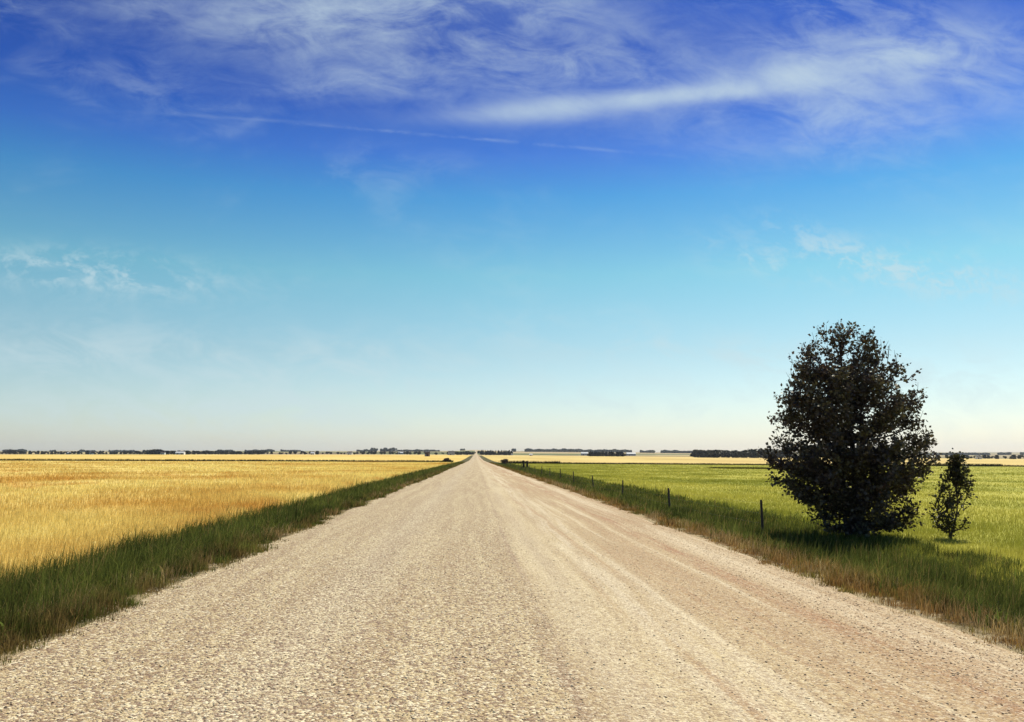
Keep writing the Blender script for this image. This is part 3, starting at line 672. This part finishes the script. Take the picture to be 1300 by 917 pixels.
# ------------------------------------------------------------------ sky and sun
SUN_EL = R(50); SUN_AZ = R(38)
w = bpy.data.worlds.new('World'); S.world = w; w.use_nodes = True; nt = w.node_tree
bg = nt.nodes['Background']; bg.inputs['Strength'].default_value = .10
sky = nt.nodes.new('ShaderNodeTexSky'); sky.sky_type = 'NISHITA'; sky.sun_disc = False
sky.sun_elevation = SUN_EL; sky.sun_rotation = SUN_AZ; sky.air_density = 1.; sky.dust_density = .6; sky.ozone_density = 2.
tc = nt.nodes.new('ShaderNodeTexCoord'); dx, dy, dz = sep(nt, tc.outputs['Generated'])
yy = dy.mx(.05); u = dx / yy; v = dz / yy                       # plane coordinates of the cloud sheet, looking north
Rm = Matrix.Rotation(-YAW, 3, 'Z') @ Matrix.Rotation(math.pi / 2 + PITCH, 3, 'X')
def uv(px, row):
    d = Rm @ Vector(((px - 650) / F, (414 - row) / F, -1)); return d.x / d.y, d.z / d.y
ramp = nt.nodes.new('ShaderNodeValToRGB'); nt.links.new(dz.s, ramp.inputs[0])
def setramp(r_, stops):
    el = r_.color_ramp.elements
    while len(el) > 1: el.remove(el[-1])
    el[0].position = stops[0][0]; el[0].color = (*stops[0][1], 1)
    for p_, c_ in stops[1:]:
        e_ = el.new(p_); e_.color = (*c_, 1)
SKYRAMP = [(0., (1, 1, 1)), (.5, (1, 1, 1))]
SKYRAMP = [(0., (.78, .82, .93)), (.024, (.76, .81, .88)), (.114, (.62, .74, .72)), (.204, (.44, .76, .70)), (.29, (.20, .55, .74)), (.335, (.155, .36, .745)), (.378, (.10, .25, .66)), (.44, (.07, .19, .58)), (.5, (.07, .19, .58)), (.60, (.34, .42, .70)), (1., (.58, .62, .80))]  # top stops, above the frame, made brighter and more neutral as added fill light
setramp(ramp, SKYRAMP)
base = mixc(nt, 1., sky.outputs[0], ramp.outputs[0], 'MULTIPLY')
def blob(px, row, sx, sy, ang, amp):
    u0, v0 = uv(px, row); ca, sa = math.cos(ang), math.sin(ang)
    a = ((u - u0) * ca + (v - v0) * sa) / (sx / F); b_ = ((v - v0) * ca - (u - u0) * sa) / (sy / F)
    return ((a * a + b_ * b_) * -1).exp() * amp
wisp = noise(nt, vec(nt, u * 4.2, v * 11.), 1, 8, .60, .8)
fine = noise(nt, vec(nt, u * 13. + v * 6., v * 26.), 1, 6, .68, .6)
patch = noise(nt, vec(nt, u * 3., v * 6.), 1, 4, .6, .4)
m1 = blob(430, 5, 200, 60, .0, .85) + blob(600, 55, 260, 80, -.05, .60) + blob(470, 105, 130, 24, .1, .42) + blob(150, 20, 80, 40, 0, .25)
m1 = m1 + blob(1060, 115, 300, 80, .05, .58) + blob(1180, 60, 180, 60, .1, .42) + blob(640, 0, 150, 35, 0, .4) + blob(1090, 150, 90, 14, -.12, .35)
streak = blob(850, 122, 185, 12, .10, 1.1) + blob(1010, 92, 120, 17, .17, .75) + blob(680, 145, 110, 13, .05, .55) + blob(1120, 80, 130, 24, .1, .35)
low = blob(170, 350, 150, 26, -.08, .16) + blob(1060, 335, 170, 30, -.10, .14) + blob(420, 465, 150, 36, 0, .26) + blob(100, 450, 140, 30, 0, .20) + blob(830, 440, 190, 24, -.1, .22) + blob(750, 510, 260, 30, 0, .18) + blob(250, 520, 260, 25, 0, .2) + blob(1180, 480, 150, 40, 0, .2)
line = blob(300, 150, 120, 2.2, .045 * -1, .05) + blob(600, 176, 240, 2.2, -.075, .20) * rng_map(nt, fine, .35, .65)
d1 = rng_map(nt, wisp * .6 + fine * .4, .34, .74) * m1 * .80 + m1 * .05
d2 = streak * rng_map(nt, wisp * .5 + fine * .5, .25, .70, .5, 1.0)
grain = noise(nt, vec(nt, u * 46. + v * 10., v * 60.), 1, 5, .7, .5)
gran = blob(110, 345, 130, 22, -.08, .34) + blob(1060, 325, 90, 26, -.35, .30) + blob(1200, 350, 110, 26, -.2, .34) + blob(960, 330, 70, 14, -.3, .2)
d4 = gran * rng_map(nt, grain * .6 + fine * .4, .46, .60) * 1.6
d3 = low * rng_map(nt, fine * .7 + patch * .3, .42, .64) * 2.3
mott = rng_map(nt, patch, .45, .75) * rng_map(nt, fine, .35, .7) * .24
mask = (d1 + d2 * .85 + d3 + d4 + line + mott) * rng_map(nt, dy, .02, .15)
mask = (mask.mx(0) * -1.25).exp() * -1. + 1.
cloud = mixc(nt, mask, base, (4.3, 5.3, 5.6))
CLOUDCOL = 1
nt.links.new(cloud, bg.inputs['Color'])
sl = bpy.data.lights.new('sun', 'SUN'); sl.energy = 4.8; sl.angle = R(.53); sl.color = (1., .925, .72)
so = bpy.data.objects.new('sun', sl); C.objects.link(so)
sd = Vector((math.sin(SUN_AZ) * math.cos(SUN_EL), math.cos(SUN_AZ) * math.cos(SUN_EL), math.sin(SUN_EL)))
so.rotation_euler = sd.to_track_quat('Z', 'Y').to_euler(); so.location = sd * 50

# ------------------------------------------------------------------ camera
cd = bpy.data.cameras.new('camera'); cam = bpy.data.objects.new('camera', cd); C.objects.link(cam)
cam.location = (0, 0, CAMH + zf(0, 0)); cam.rotation_euler = (math.pi / 2 + PITCH, 0, -YAW)
cd.sensor_width = 36; cd.sensor_fit = 'HORIZONTAL'; cd.lens = 36 * F / 1300; cd.shift_y = -44.5 / 1300; cd.clip_start = .1; cd.clip_end = 40000
S.camera = cam
S.view_settings.view_transform = 'Standard'; S.view_settings.look = 'None'; S.view_settings.exposure = 0.5; S.view_settings.gamma = 1
S.render.engine = 'CYCLES'
